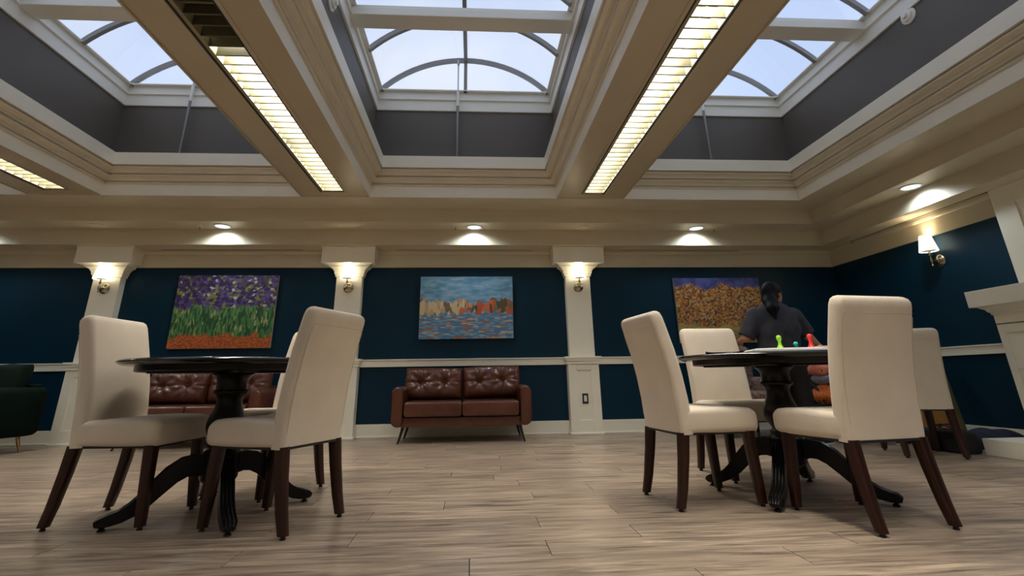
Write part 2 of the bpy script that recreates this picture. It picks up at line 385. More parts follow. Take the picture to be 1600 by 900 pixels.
# beams with recessed louvre lights between the wells
BEAMS = [('second from the left', -1.95, -1.18), ('right', .97, 1.765), ('far left', -4.88, -4.10)]
slat_mesh = None
for bi, (nm, xa, xb) in enumerate(BEAMS):
    cx = (xa+xb)/2; g = .135; z0 = 2.644
    m = MB()
    m.box(xa+.0005, YF, z0, cx-g, YB, z0+.06); m.box(cx+g, YF, z0, xb-.0005, YB, z0+.06); m.box(cx-g, 5.215, z0, cx+g, YB, z0+.06); m.box(cx-g, YF, z0, cx+g, -1.15, z0+.06)
    for xx in (xa+.0005, xb-.012): m.box(xx, YF, 2.634, xx+.0115, YB, z0)      # fine bead on both edges
    trim(m, 'beam_paint', 'cream painted ceiling beam, %s' % nm)
    fx = tag(empty('louvered_light', (cx, 2.03, z0)), {'second from the left': 'louvred strip light in the beam left of the centre skylight', 'right': 'louvred strip light in the beam right of the centre skylight', 'far left': 'louvred strip light at the far left edge of the ceiling'}[nm], 'ceiling light', 'louvred strip lights in the beams')
    P = lambda mb, name, mt: (lambda o: (setattr(o, 'parent', fx), setattr(o, 'location', (-cx, -2.03, -z0)), o)[2])(mb.obj(name, mt))
    m = MB()
    m.box(cx-.124, -1.15, z0+.155, cx+.124, 5.215, z0+.165); m.box(cx-.124, -1.15, z0+.004, cx-.096, 5.215, z0+.155); m.box(cx+.118, -1.15, z0+.004, cx+.124, 5.215, z0+.155)
    m.box(cx-.096, 5.205, z0+.004, cx+.118, 5.215, z0+.155); m.box(cx-.096, -1.15, z0+.004, cx+.118, -1.14, z0+.155)
    P(m, 'housing', 'housing')
    for sx in (-1, 1):
        m = MB().box(cx+sx*.1265-.004, -1.15, z0-.002, cx+sx*.1265+.004, 5.213, z0+.02); P(m, 'edge_gap', 'black_gap')
        m = MB().box(cx+sx*.149-.014, -1.15, z0-.005, cx+sx*.149+.014, 5.23, z0); P(m, 'trim_strip', 'beam_paint')
    y = 5.19
    while y > -1.12:
        if slat_mesh is None:
            o = MB().loft([[(x, -.006, 0), (x, .006, 0), (x, .0025, .072), (x, -.0025, .072)] for x in (-.117, .117)]).obj('slat', 'louver', fx); slat_mesh = o.data
        else:
            o = bpy.data.objects.new('slat', slat_mesh); COL.objects.link(o); o.parent = fx
        o.location = (0, y-2.03, .006); y -= .096
    lit = [(5.19, 3.97), (3.95, 2.73), (2.71, 1.49), (1.47, .25), (.23, -1.10)]
    for si, (ya, yb) in enumerate(lit):
        if bi == 0 and si in (2, 3): continue               # one dead pair of tubes in this beam
        m = MB()
        for tx in (-.055, .055): m.tube([(cx+tx, ya-.03, z0+.145), (cx+tx, yb+.03, z0+.145)], .008, 8)
        P(m, 'tube', 'tube_glow')
        l = bpy.data.lights.new('tube_light', 'AREA'); l.shape = 'RECTANGLE'; l.size = .21; l.size_y = abs(ya-yb)-.04; l.energy = LAMP_TUBE; l.color = (1, .935, .81)
        lo = bpy.data.objects.new('tube_light', l); COL.objects.link(lo); lo.parent = fx; lo.location = (0, (ya+yb)/2-2.03, .135)

# ------------------------------------------------------------------ pilasters
def pilaster(cx, label):
    b = empty('trim_9', (cx, YW, 0)); n_trim[0] += 1; b.name = 'trim_%d' % n_trim[0]; struct(b, label)
    def part(mb, name, m='trim_white'): return mb.obj(name, m, b)
    m = MB(); w = .19; y = -.13                       # pedestal with a sunk panel
    m.box(-w, y+.012, 0, w, .01, .80)
    m.cbox(-w, y, .02, -.087, y+.014, .80, .002); m.cbox(.087, y, .02, w, y+.014, .80, .002); m.cbox(-.087, y, .02, .087, y+.014, .155, .002); m.cbox(-.087, y, .73, .087, y+.014, .80, .002)
    part(m, 'pedestal')
    m = MB()
    for x0, z0, x1, z1 in ((-.087, .155, -.079, .73), (.079, .155, .087, .73), (-.087, .155, .087, .163), (-.087, .722, .087, .73)): m.cbox(x0, y+.004, z0, x1, y+.014, z1, .002)
    part(m, 'panel_moulding')
    m = MB().cbox(-.205, y-.012, 0, .205, .01, .022, .004); part(m, 'base')
    m = MB().cbox(-.205, y-.012, .80, .205, .01, .835, .004); m.cbox(-.225, y-.03, .865, .225, .01, .89, .004); m.cbox(-.215, y-.022, .835, .215, .01, .866, .006); part(m, 'pedestal_cap')
    m = MB().cbox(-.16, -.10, .89, .16, .01, 1.91, .003); part(m, 'shaft')
    prof = [(.165, 1.895), (.175, 1.90), (.175, 1.925), (.185, 1.93), (.19, 1.965), (.21, 1.995), (.24, 2.015), (.25, 2.018), (.25, 2.032), (.285, 2.045), (.30, 2.05)]
    rings = []
    for hwid, z in prof:
        d = .10+(hwid-.16)*.82; rings.append([(-hwid, -d, z), (hwid, -d, z), (hwid, .01, z), (-hwid, .01, z)])
    part(MB().loft(rings), 'capital')
    m = MB().cbox(-.33, -.245, 2.05, .33, -.03, 2.258, .003); m.cbox(-.337, -.252, 2.238, .337, -.03, 2.2585, .003); part(m, 'abacus')
    return b
PX = (-4.5, -1.565, 1.36)
for x, l in zip(PX, ('cream pilaster with sconce at the left, behind the left table', 'cream pilaster with sconce left of the centre sofa', 'cream pilaster with sconce and switch right of the centre sofa')): pilaster(x, l)
# ------------------------------------------------------------------ right wall fireplace
m = MB().box(4.86, 2.0, 1.30, XR+.01, 4.05, 2.30)
for a_ in ((2.0, 1.346, 2.14, 2.26), (3.86, 1.346, 4.05, 2.26), (2.14, 2.09, 3.86, 2.26), (2.14, 1.346, 3.86, 1.44)): m.cbox(4.846, a_[0], a_[1], 4.862, a_[2], a_[3], .003)
trim(m, 'trim_white', 'cream chimney breast above the mantel')
fp = tag(empty('fireplace_mantel', (4.72, 3.2, 0)), 'white panelled fireplace mantel on the right wall', 'fireplace')
def FP(mb, name, mt='trim_white'):
    o = mb.obj(name, mt, fp); o.location = (-4.72, -3.2, 0); return o
FP(MB().cbox(4.58, 2.05, 1.20, 4.94, 4.315, 1.346, .004), 'shelf')
rings = []
for dx, z in ((.0, 1.04), (.0, 1.125), (.012, 1.13), (.012, 1.145), (.03, 1.155), (.04, 1.175), (.07, 1.188), (.085, 1.20)):
    rings.append([(4.72-dx, 2.15-dx, z), (4.72-dx, 4.242+dx*.55, z), (4.935, 4.242+dx*.55, z), (4.935, 2.15-dx, z)])
FP(MB().loft(rings), 'bed_moulding')
for ya, yb in ((3.80, 4.242), (2.15, 2.59)):
    m = MB(); m.box(4.735, ya, .125, 4.935, yb, 1.05)
    e = .06
    for a0, b0, a1, b1 in ((ya, .125, ya+e, 1.05), (yb-e, .125, yb, 1.05), (ya+e, .97, yb-e, 1.05), (ya+e, .66, yb-e, .72), (ya+e, .125, yb-e, .22)): m.cbox(4.72, a0, b0, 4.737, a1, b1, .002)
    FP(m, 'pier')
FP(MB().box(4.735, 2.59, .80, 4.935, 3.80, 1.05), 'lintel')
FP(MB().box(4.80, 2.59, .125, 4.935, 3.80, .80), 'firebox', 'black_gap')
hm = MB().cbox(4.14, 1.9, 0, 4.935, 4.12, .125, .005)
tag(hm.obj('hearth', 'trim_white'), 'low white raised hearth in front of the fireplace', 'hearth')

# ------------------------------------------------------------------ wall lights
def sconce(loc, rz, label):
    t = tag(empty('wall_sconce', loc, rz), label, 'wall lamp', 'wall sconces with pleated white shades')
    MB().lathe([(.0, 0), (.062, 0), (.064, .006), (.058, .014), (.04, .024), (.022, .032), (.016, .045), (0, .046)], (0, 0, 0), 28, 'y').obj('backplate', 'nickel', t, True)
    m = MB().tube([(0, -.04, 0), (0, -.07, 0), (0, -.085, 0), (0, -.096, .0)], .009, 10); m.obj('arm', 'nickel', t, True)
    m = MB().lathe([(0, -.062), (.008, -.058), (.011, -.05), (.007, -.042), (.006, -.03), (.012, -.02), (.014, 0), (.012, .015), (.007, .025), (.007, .045), (.013, .052), (.015, .06), (.009, .066), (.009, .085), (.0, .086)], (0, -.096, 0), 14); m.obj('stem', 'nickel', t, True)
    m = MB().lathe([(0, .085), (.013, .086), (.013, .15), (0, .151)], (0, -.096, 0), 12); m.obj('candle_sleeve', 'bulb_socket', t, True)
    rings = []
    for r, z in ((.082, .10), (.0825, .104), (.050, .268), (.047, .27), (.044, .268), (.079, .106), (.082, .10)):
        rings.append([((r+.0012*(k % 2))*math.cos(2*PI*k/48), -.096+(r+.0012*(k % 2))*math.sin(2*PI*k/48), z) for k in range(48)])
    m = MB().loft(rings, cap=False); m.obj('shade', 'lamp_shade', t, True)
    m = MB().lathe([(.0795, .108), (.0835, .108), (.0832, .113), (.079, .113)], (0, -.096, 0), 40); m.obj('shade_hem', 'bulb_socket', t, True)
    l = bpy.data.lights.new('sconce_bulb', 'POINT'); l.energy = LAMP_SCONCE; l.color = (1, .84, .60); l.shadow_soft_size = .02
    lo = bpy.data.objects.new('sconce_bulb', l); COL.objects.link(lo); lo.parent = t; lo.location = (0, -.096, .19)
    return t
for x, l in zip(PX, ('shaded sconce on the left pilaster, above the left chair', 'shaded sconce on the pilaster left of the middle painting', 'shaded sconce on the pilaster right of the middle painting')): sconce((x, YW-.1, 1.755), 0, l)
sconce((XR, 4.80, 1.766), -PI/2, 'shaded sconce on the navy right wall, above the fireplace')

# ------------------------------------------------------------------ soffit fittings
def downlight(x, y, label):
    z = 2.462
    t = tag(empty('recessed_downlight', (x, y, z)), label, 'downlight', 'round recessed downlights in the soffit')
    MB().lathe([(.082, -.001), (.100, -.001), (.102, -.004), (.098, -.008), (.086, -.008), (.082, -.003)], n=32).obj('trim_ring', 'white_plastic', t, True)
    MB().lathe([(0, -.0015), (.083, -.0015), (.083, -.003), (0, -.0035)], n=32).obj('lens', 'led_lens', t)
    l = bpy.data.lights.new('downlight_beam', 'SPOT'); l.energy = LAMP_DOWN; l.color = (.82, .93, 1); l.spot_size = R(156); l.spot_blend = .5; l.shadow_soft_size = .05
    lo = bpy.data.objects.new('downlight_beam', l); COL.objects.link(lo); lo.parent = t; lo.location = (0, 0, -.03)
downlight(.012, 5.925, 'lit round downlight above the middle painting')
downlight(-3.06, 5.925, 'lit round downlight above the flower painting')
downlight(2.886, 5.935, 'lit round downlight above the orange painting by the person')
downlight(4.50, 4.455, 'lit round downlight above the right wall sconce')
downlight(-5.95, 5.925, 'lit round downlight at the far left of the soffit')
for x, y, l in ((4.50, 1.5, 'unseen downlight added to the right soffit, overhead beside the camera'), (4.50, -1.4, 'unseen downlight added to the right soffit, behind the camera'), (-7.62, 4.4, 'unseen downlight added to the left soffit, at its far end'), (-7.62, 1.4, 'unseen downlight added to the left soffit, level with the camera'),  # unseen downlights, added round the soffit to light the room
                (-5.95, -1.92, 'leftmost unseen downlight added to the soffit behind the camera'), (-3.06, -1.92, 'second unseen downlight added to the soffit behind the camera'), (.012, -1.92, 'middle unseen downlight added to the soffit behind the camera'), (2.886, -1.92, 'rightmost unseen downlight added to the soffit behind the camera')): downlight(x, y, l)
for x, l in ((-4.51, 'flat round cover plate in the soffit above the left pilaster'), (1.385, 'flat round cover plate in the soffit above the right pilaster')):
    tag(MB().lathe([(0, 0), (.092, 0), (.094, -.004), (.088, -.010), (0, -.012)], (x, 5.92, 2.462), 32).obj('ceiling_cover', 'cream', None, True), l, 'ceiling cover', 'round cover plates')
for (x, y, z), l in (((-3.32, 5.915, 2.462), 'sprinkler head beside the left downlight'), ((-.221, 5.905, 2.462), 'sprinkler head beside the middle downlight'), ((3.117, 5.93, 2.462), 'sprinkler head right of the downlight near the corner'), ((4.80, 5.75, 2.26), 'sprinkler head low in the soffit of the right corner')):
    t = tag(empty('sprinkler_head', (x, y, z)), l, 'sprinkler', 'ceiling sprinkler heads')
    MB().lathe([(0, 0), (.03, 0), (.028, -.006), (0, -.007)], n=20).obj('escutcheon', 'white_plastic', t, True)
    MB().lathe([(0, -.006), (.008, -.007), (.008, -.03), (.004, -.031), (.004, -.04), (.016, -.041), (.016, -.044), (0, -.044)], n=14).obj('nozzle', 'nickel', t, True)
for x0, x1, l in ((-1.0, .77, 'long dark air slot in the soffit above the middle painting'), (-3.95, -2.2, 'long dark air slot in the soffit above the flower painting'), (1.95, 3.6, 'long dark air slot in the soffit above the person')):
    t = tag(empty('air_diffuser', ((x0+x1)/2, 6.295, 2.26)), l, 'air vent', 'linear air diffusers')
    h = (x1-x0)/2
    m = MB().box(-h, -.012, -.002, h, .012, .002); m.obj('slot', 'black_gap', t)
    m = MB().box(-h-.006, -.018, -.003, h+.006, -.012, .002); m.box(-h-.006, .012, -.003, h+.006, .018, .002); m.obj('flange', 'cream', t)
t = tag(empty('air_diffuser', (4.86, 4.9, 2.26)), 'long dark air slot in the soffit above the right wall sconce', 'air vent', 'linear air diffusers')
MB().box(-.012, -.9, -.002, .012, .9, .002).obj('slot', 'black_gap', t); m = MB().box(-.018, -.906, -.003, -.012, .906, .002); m.box(.012, -.906, -.003, .018, .906, .002); m.obj('flange', 'cream', t)
# vent rods in the wells, alarms on the charcoal walls
for x, top, l in ((-.195, 4.42, 'slim skylight operating rod at the back of the centre well'), (-3.32, 4.03, 'slim skylight operating rod at the back of the left well'), (2.86, 3.90, 'slim skylight operating rod at the back of the right well')):
    t = tag(empty('operating_rod', (x, 5.25, 3.086)), l, 'rod', 'skylight operating rods'); h = top-3.086
    MB().lathe([(0, 0), (.020, 0), (.020, .02), (.0155, .022), (.0155, .74), (0, .741)], n=14).obj('sleeve', 'rod_grey', t, True)
    MB().lathe([(0, .70), (.018, .70), (.018, min(.90, h-.02)), (0, min(.901, h-.019))], n=14).obj('collar', 'white_plastic', t, True)
    if h > .9:
        MB().lathe([(0, .89), (.009, .89), (.009, h), (0, h)], n=12).obj('inner_rod', 'rod_steel', t, True)
    MB().lathe([(0, h-.05), (.016, h-.05), (.017, h-.03), (.010, h-.02), (.013, h), (.008, h+.02), (0, h+.021)], n=12).obj('knuckle', 'rod_steel', t, True)
for (x, y, z), sx, l in (((3.915, 3.42, 3.70), 1, 'round white detector on the charcoal wall of the right well'), ((-1.18, 3.36, 3.60), -1, 'round white detector on the left wall of the centre well')):
    t = tag(empty('detector', (x, y, z), 0 if sx > 0 else PI), l, 'detector', 'round detectors in the wells')
    MB().lathe([(0, 0), (.072, 0), (.074, .008), (.066, .016), (.062, .018), (0, .019)], (0, 0, 0), 32, 'x').obj('base', 'white_plastic', t, True)
    MB().lathe([(.052, .018), (.052, .032), (.046, .038), (0, .039)], (0, 0, 0), 32, 'x').obj('housing', 'white_plastic', t, True)
    MB().lathe([(.026, .038), (.026, .054), (.022, .060), (0, .060)], (0, 0, 0), 24, 'x').obj('sensor', 'white_plastic', t, True)
# rocker switch on the right pilaster
t = tag(empty('wall_switch', (1.36, YW-.118, .40)), 'black switch plate with light rocker on the right pilaster', 'switch')
m = MB().cbox(-.036, -.006, -.058, .036, 0, .058, .002); m.obj('plate', 'switch_black', t)
MB().cbox(-.017, -.010, -.034, .017, -.004, .034, .002).obj('rocker', 'white_plastic', t)

# ------------------------------------------------------------------ dining chairs
def make_chair():
    t = empty('dining_chair')
    # seat, lofted front to back
    m = MB(); rings = []
    for x, w, zt, zb, r in ((-.150, .435, .468, .357, .02), (-.10, .44, .474, .355, .028), (.05, .452, .480, .354, .030), (.18, .458, .478, .354, .034), (.232, .458, .472, .354, .036), (.250, .452, .462, .357, .036), (.258, .432, .446, .366, .034), (.2595, .39, .42, .385, .015)):
        rings.append([(x, p[0], (zt+zb)/2+p[1]) for p in rrect(w, zt-zb, r, 5)])
    m.loft(rings); m.obj('seat', 'linen', t, True, sharp=60)
    m = MB().box(-.19, -.205, .347, .235, .205, .358); m.obj('seat_base', 'glide', t)
    # backrest, lofted along its reclined spine
    sp = [(-.150, .350), (-.152, .42), (-.159, .52), (-.175, .64), (-.201, .77), (-.234, .89), (-.250, .945), (-.258, .968), (-.262, .981), (-.264, .987)]
    m = MB(); rings = []
    for i, (x, z) in enumerate(sp):
        a = sp[max(i-1, 0)]; b = sp[min(i+1, len(sp)-1)]; tx, tz = b[0]-a[0], b[1]-a[1]; L = math.hypot(tx, tz); nx, nz = tz/L, -tx/L
        s = min(1, z/.9); w = .446-.022*s; th = .082
        if i >= len(sp)-3: q = (i-(len(sp)-4)); w -= (.004, .020, .052)[q-1]; th -= (.008, .026, .056)[q-1]
        rr = min(.026, th/2.2)
        if i == 0: w -= .006; th -= .006
        rings.append([(x+p[1]*nx, p[0], z+p[1]*nz) for p in rrect(w, th, rr, 4)])
    m.loft(rings); bk = m.obj('backrest', 'linen', t, True, sharp=65)
    x, z = -.2385, .905
    m = MB().tube([(x-.041, y, z) for y in np.linspace(-.198, .198, 9)], .0022, 6); m.obj('seam', 'linen_seam', bk, True)
    for s in (-1, 1): MB().tube([(px-.040, s*.201, pz) for px, pz in sp[1:6]], .0015, 5).obj('back_seam', 'linen_seam', bk, True)
    for sx, sy in ((1, 1), (1, -1), (-1, 1), (-1, -1)):
        if sx > 0: pts = [(.208, sy*.186, .36, .050), (.222, sy*.191, .12, .042), (.2288, sy*.1932, .014, .036)]
        else: pts = [(-.165, sy*.188, .36, .050), (-.180, sy*.190, .24, .046), (-.204, sy*.192, .10, .041), (-.2255, sy*.1932, .014, .037)]
        rings = [[(x+dx*w/2, y+dy*w/2, z) for dx, dy in ((-1, -.86), (-.86, -1), (.86, -1), (1, -.86), (1, .86), (.86, 1), (-.86, 1), (-1, .86))] for x, y, z, w in pts]
        lg = MB().loft(rings).obj('leg', 'dark_wood', t, True, sharp=50)
        x, y = pts[-1][:2]
        MB().lathe([(0, 0), (.012, 0), (.013, .004), (.010, .008), (.008, .016), (0, .016)], (x, y, 0), 12).obj('glide', 'glide', lg, True)
    return t
CH = [  # x, y, heading, label
 (-1.7455, 2.906, -4.5, 'cream chair left of the left table, facing right'),
 (-.9403, 2.7303, 157.7, 'cream chair at the front right of the left table, its back to the room centre'),
 (-1.25, 3.49, -120, 'cream chair behind the left table, mostly hidden by the nearer chair back'),
 (1.2417, 2.9327, 6.6, 'cream chair left of the right table, facing right'),
 (1.841, 2.481, 99.2, 'largest cream chair, nearest the camera at the right table, back turned'),
 (1.83, 3.57, -88, 'cream chair on the far side of the right table, facing the camera'),
 (3.70, 4.22, 69, 'cream chair standing apart at the far right, beside the hearth')]
ch0 = make_chair()
for i, (x, y, a, l) in enumerate(CH):
    c = ch0 if i == 0 else copy_tree(ch0)
    c.location = (x, y, 0); c.rotation_euler = (0, 0, R(a)); tag(c, l, 'chair', 'cream upholstered dining chairs')

# ------------------------------------------------------------------ round pedestal tables
def make_table():
    t = empty('pedestal_table')
    tp = MB().lathe([(0, .757), (.518, .757), (.529, .754), (.535, .748), (.534, .743), (.522, .735), (.508, .729), (.49, .7275), (0, .7275)], n=72).obj('tabletop', 'black_lacquer', t, True, sharp=40)
    MB().lathe([(.455, .728), (.455, .702), (.448, .698), (.43, .698), (.43, .728)], n=64).obj('apron', 'black_wood', t, True)
    m = MB().cbox(-.40, -.045, .69, .40, .045, .728, .004); m.cbox(-.045, -.40, .69, .045, .40, .728, .004); m.obj('support_beam', 'black_wood', t)
    MB().lathe([(0, .695), (.105, .695), (.107, .682), (.092, .672), (.080, .655), (.076, .63), (.078, .605), (.088, .598), (.088, .586), (.074, .578), (.064, .560), (.062, .54), (.068, .515), (.082, .48), (.094, .445), (.096, .415), (.088, .385), (.070, .36), (.062, .345), (.072, .335), (.078, .325), (.074, .312), (.086, .30), (.090, .285), (.090, .175), (.082, .160), (.060, .150), (.046, .138), (.02, .130), (0, .128)], n=40).obj('pedestal', 'black_wood', t, True, sharp=50)
    path = [(.06, .235, .10), (.11, .246, .098), (.16, .238, .094), (.21, .208, .088), (.26, .158, .080), (.31, .105, .070), (.35, .074, .062), (.39, .054, .055), (.43, .044, .050), (.465, .037, .040), (.482, .031, .022)]
    for k in range(4):
        a = PI/2*k; ca, sa = math.cos(a), math.sin(a); rings = []
        for i, (r, z, h) in enumerate(path):
            p0 = path[max(i-1, 0)]; p1 = path[min(i+1, len(path)-1)]; tr, tz = p1[0]-p0[0], p1[1]-p0[1]; L = math.hypot(tr, tz); nr, nzz = -tz/L, tr/L
            w = .062 if i < len(path)-1 else .046; sec = []
            NS = 13
            for q in range(NS): f = q/(NS-1); sec.append((w*(f-.5), h/2-.0035*(1-math.cos(2*PI*f*4))/2*(1 if i > 1 else 0)))
            sec += [(w/2, -h/2+.008), (w/2-.008, -h/2), (-w/2+.008, -h/2), (-w/2, -h/2+.008)]
            ring = []
            for s, n_ in sec:
                rr = r+n_*nr; zz = z+n_*nzz; ring.append((rr*ca-s*sa, rr*sa+s*ca, max(zz, .012)))
            rings.append(ring)
        lg = MB().loft(rings).obj('leg', 'black_wood', t, True, sharp=40)
        MB().lathe([(0, 0), (.016, 0), (.017, .006), (.010, .012), (0, .020)], (.45*ca, .45*sa, 0), 14).obj('glide', 'glide', lg, True)
    return t
tb = make_table(); tb.location = (-1.319, 2.932, 0); tb.rotation_euler = (0, 0, R(33)); tag(tb, 'round black pedestal table at the left, its top bare', 'table', 'round black pedestal tables')
tb2 = copy_tree(tb); tb2.location = (1.81, 2.99, 0); tb2.rotation_euler = (0, 0, R(47)); tag(tb2, 'round black pedestal table at the right, with game pieces on it', 'table', 'round black pedestal tables')

# ------------------------------------------------------------------ sofas
def cushion(w, h, t, buttons=(), wr=0, seed=0, nx=44, nz=26):
    """tufted pillow standing in the xz plane, front towards -y"""
    rng = random.Random(seed); ph = [rng.uniform(0, 6.28) for _ in range(8)]
    m = MB(); F = []; B = []
    for j in range(nz+1):
        for i in range(nx+1):
            u = -1+2*i/nx; v = -1+2*j/nz
            prof = (max(0, 1-abs(u)**5)*max(0, 1-abs(v)**5))**.45
            x = u*w/2*(1-.025*(1-abs(v)**3)*0); z = v*h/2
            sx = 1-.03*abs(v)**2*abs(u); x *= sx; z *= 1-.06*(1-u*u)*(v < 0)*0
            y = t*.62*prof
            for bx, bz in buttons:
                d = math.hypot((x-bx), (z-bz)); y -= .034*math.exp(-(d/.035)**2)+.014*math.exp(-(d/.09)**2)
                an = math.atan2(z-bz, x-bx); y += wr*.007*math.sin(7*an+ph[0]+bx*9)*math.exp(-((d-.08)/.06)**2)
                y -= .012*math.exp(-((x-bx)/.008)**2)*prof
            if buttons: y -= .012*math.exp(-((z-buttons[0][1])/.008)**2)*prof
            y += wr*.006*prof*math.sin(x*38+ph[1]+6*z)*(max(0, abs(v)-.45)*1.8)
            F.append((x, -y, z)); B.append((x, t*.38*prof, z))
    n = nx+1
    q = [(j*n+i, j*n+i+1, (j+1)*n+i+1, (j+1)*n+i) for j in range(nz) for i in range(nx)]
    o = len(F); m.add(F+B, q+[tuple(o+k for k in reversed(f)) for f in q])
    ed = [i for i in range(n)]+[j*n+nx for j in range(1, nz+1)]+[nz*n+i for i in range(nx-1, -1, -1)]+[j*n for j in range(nz-1, 0, -1)]
    for a, b in zip(ed, ed[1:]+ed[:1]): m.f.append((b, a, o+a, o+b))
    return m
def pipe_rect(w, h, r=.004):
    pts = [(x, 0, z) for x, z in rrect(w, h, .03, 4)]; return MB().tube(pts+pts[:1], r, 6)
def make_sofa(fabric, seam, legm, leg_h=.165, name='sofa', tuft=True):
    t = empty(name); lh = leg_h
    # base and back frame
    MB().cbox(-.655, -.315, lh, .655, .30, lh+.092, .012).obj('base', fabric, t, True)
    MB().cbox(-.69, .20, lh+.05, .69, .31, .60, .03).obj('back_frame', fabric, t, True)
    # rounded, outward leaning arms
    for s in (-1, 1):
        m = MB(); rings = []
        for y, k in ((-.345, .80), (-.338, .93), (-.325, .985), (-.30, 1), (.24, 1), (.29, .97), (.305, .86)):
            ring = []
            for p in rrect(.125*k, (.575-lh)*(.5+.5*k), .058*k, 6):
                zz = (.575+lh)/2+p[1]; f = (zz-lh)/(.575-lh); lean = .035*math.sin(PI*min(1, f*.9+.05))
                ring.append((s*(.672+lean)+p[0], y, zz))
            rings.append(ring)
        am_ = m.loft(rings).obj('arm', fabric, t, True, sharp=50)
        pts = [(s*(.672+.035*math.sin(PI*min(1, ((.575+lh)/2+p[1]-lh)/(.575-lh)*.9+.05)))+p[0]*.965, -.337, (.575+lh)/2+p[1]*.97) for p in rrect(.125, .575-lh, .058, 6)]
        MB().tube(pts+pts[:1], .0035, 6).obj('piping', seam, am_, True)
    for s in (-1, 1):
        m = MB(); rings = []
        cxx = s*.309
        for y, k in ((-.355, .55), (-.350, .80), (-.335, .96), (-.30, 1), (0, 1.02), (.18, 1.0)):
            rings.append([(cxx+p[0], y, lh+.092+.078+.006+p[1]) for p in rrect(.612-.02*(1-k), .156*(.4+.6*k), .03*(.4+.6*k), 5)])
        sc = m.loft(rings).obj('seat_cushion', fabric, t, True, sharp=60)
        pts = [(cxx+p[0], -.346, lh+.176+p[1]) for p in rrect(.600, .142, .03, 5)]
        MB().tube(pts+pts[:1], .003, 6).obj('piping', seam, sc, True)
    for k, s in enumerate((-1, 1)):
        bt = [(-.145, .0), (.125, .01)] if tuft else []
        o = cushion(.675, .355, .20, bt, 1, 3+k).obj('back_cushion', fabric, t, True, sharp=80)
        o.location = (s*.338, .125, .595+.012*(k == 1)); o.rotation_euler = (R(-13), R(1.5*(-1 if k else .5)), 0)
        for bx, bz in bt:
            bo = MB().lathe([(0, 0), (.012, 0), (.013, .004), (.008, .008), (0, .009)], (bx, -.070, bz), 12, 'y').obj('button', seam, o, True)
    for sx in (-1, 1):
        for sy in (-1, 1):
            fx_, fy = sx*.675, (-.285 if sy < 0 else .24)
            m = MB().tube([(sx*.625, fy*.93, lh+.01), (sx*.648, fy*.96, lh*.5), (fx_, fy, .0)], [.017, .014, .009], 12)
            m.obj('leg', legm, t, True)
    return t
sf = make_sofa('leather', 'leather_seam', 'black_metal'); sf.location = (-.112, 5.985, 0); sf.name = 'loveseat'
tag(sf, 'brown tufted leather loveseat under the middle painting', 'sofa', 'brown leather loveseats')
s2 = copy_tree(sf); s2.location = (-2.97, 5.96, 0); s2.name = 'loveseat'; tag(s2, 'brown tufted leather loveseat behind the left table', 'sofa', 'brown leather loveseats')
g = make_sofa('green_velvet', 'green_velvet', 'brass', .135, 'green_sofa', False); g.location = (-5.38, 5.66, 0); g.rotation_euler = (0, 0, R(-10)); g.scale = (1.08, 1.1, 1.09)
tag(g, 'dark green velvet sofa with brass legs at the left edge', 'sofa')

# ------------------------------------------------------------------ canvases: generic stand-ins with the same size and colours
def paint_mat(name, build):
    m = bpy.data.materials.new(name); m.use_nodes = True; n = m.node_tree; b = n.nodes['Principled BSDF']; b.inputs['Roughness'].default_value = .55
    tcn = n.nodes.new('ShaderNodeTexCoord'); sx = n.nodes.new('ShaderNodeSeparateXYZ'); n.links.new(tcn.outputs['Object'], sx.inputs[0])
    n.links.new(build(n, tcn.outputs['Object'], sx), b.inputs['Base Color']); MATS[name] = m
def N(n, t, **k):
    x = n.nodes.new(t)
    for a, v in k.items(): setattr(x, a, v)
    return x
def ramp(n, src, stops, const=False):
    r = n.nodes.new('ShaderNodeValToRGB'); e = r.color_ramp.elements; r.color_ramp.interpolation = 'CONSTANT' if const else 'LINEAR'
    while len(e) < len(stops): e.new(.5)
    for k, (p, c) in zip(e, stops): k.position = p; k.color = (*c, 1)
    n.links.new(src, r.inputs['Fac']); return r.outputs['Color']
def noise(n, vec, scale, stretch=(1, 1, 1), detail=2, dist=0, loc=(0, 0, 0)):
    mp = N(n, 'ShaderNodeMapping'); mp.inputs['Scale'].default_value = stretch; mp.inputs['Location'].default_value = loc; n.links.new(vec, mp.inputs['Vector'])
    z = N(n, 'ShaderNodeTexNoise'); z.inputs['Scale'].default_value = scale; z.inputs['Detail'].default_value = detail; z.inputs['Distortion'].default_value = dist
    n.links.new(mp.outputs[0], z.inputs['Vector']); return z.outputs['Fac']
def voro(n, vec, scale, stretch=(1, 1, 1)):
    mp = N(n, 'ShaderNodeMapping'); mp.inputs['Scale'].default_value = stretch; n.links.new(vec, mp.inputs['Vector'])
    z = N(n, 'ShaderNodeTexVoronoi'); z.inputs['Scale'].default_value = scale; n.links.new(mp.outputs[0], z.inputs['Vector'])
    s = N(n, 'ShaderNodeSeparateColor'); n.links.new(z.outputs['Color'], s.inputs[0]); return s.outputs[0]
def mixc(n, f, a, b):
    m = N(n, 'ShaderNodeMix', data_type='RGBA'); n.links.new(f, m.inputs[0]); n.links.new(a, m.inputs[6]); n.links.new(b, m.inputs[7]); return m.outputs[2]
def step(n, src, add, a, b, amp=.25):
    """src + noise -> 0..1 between a and b"""
    m = N(n, 'ShaderNodeMath', operation='MULTIPLY_ADD'); n.links.new(add, m.inputs[0]); m.inputs[1].default_value = amp; n.links.new(src, m.inputs[2])
    r = N(n, 'ShaderNodeMapRange'); n.links.new(m.outputs[0], r.inputs[0]); r.inputs[1].default_value = a; r.inputs[2].default_value = b; return r.outputs[0]
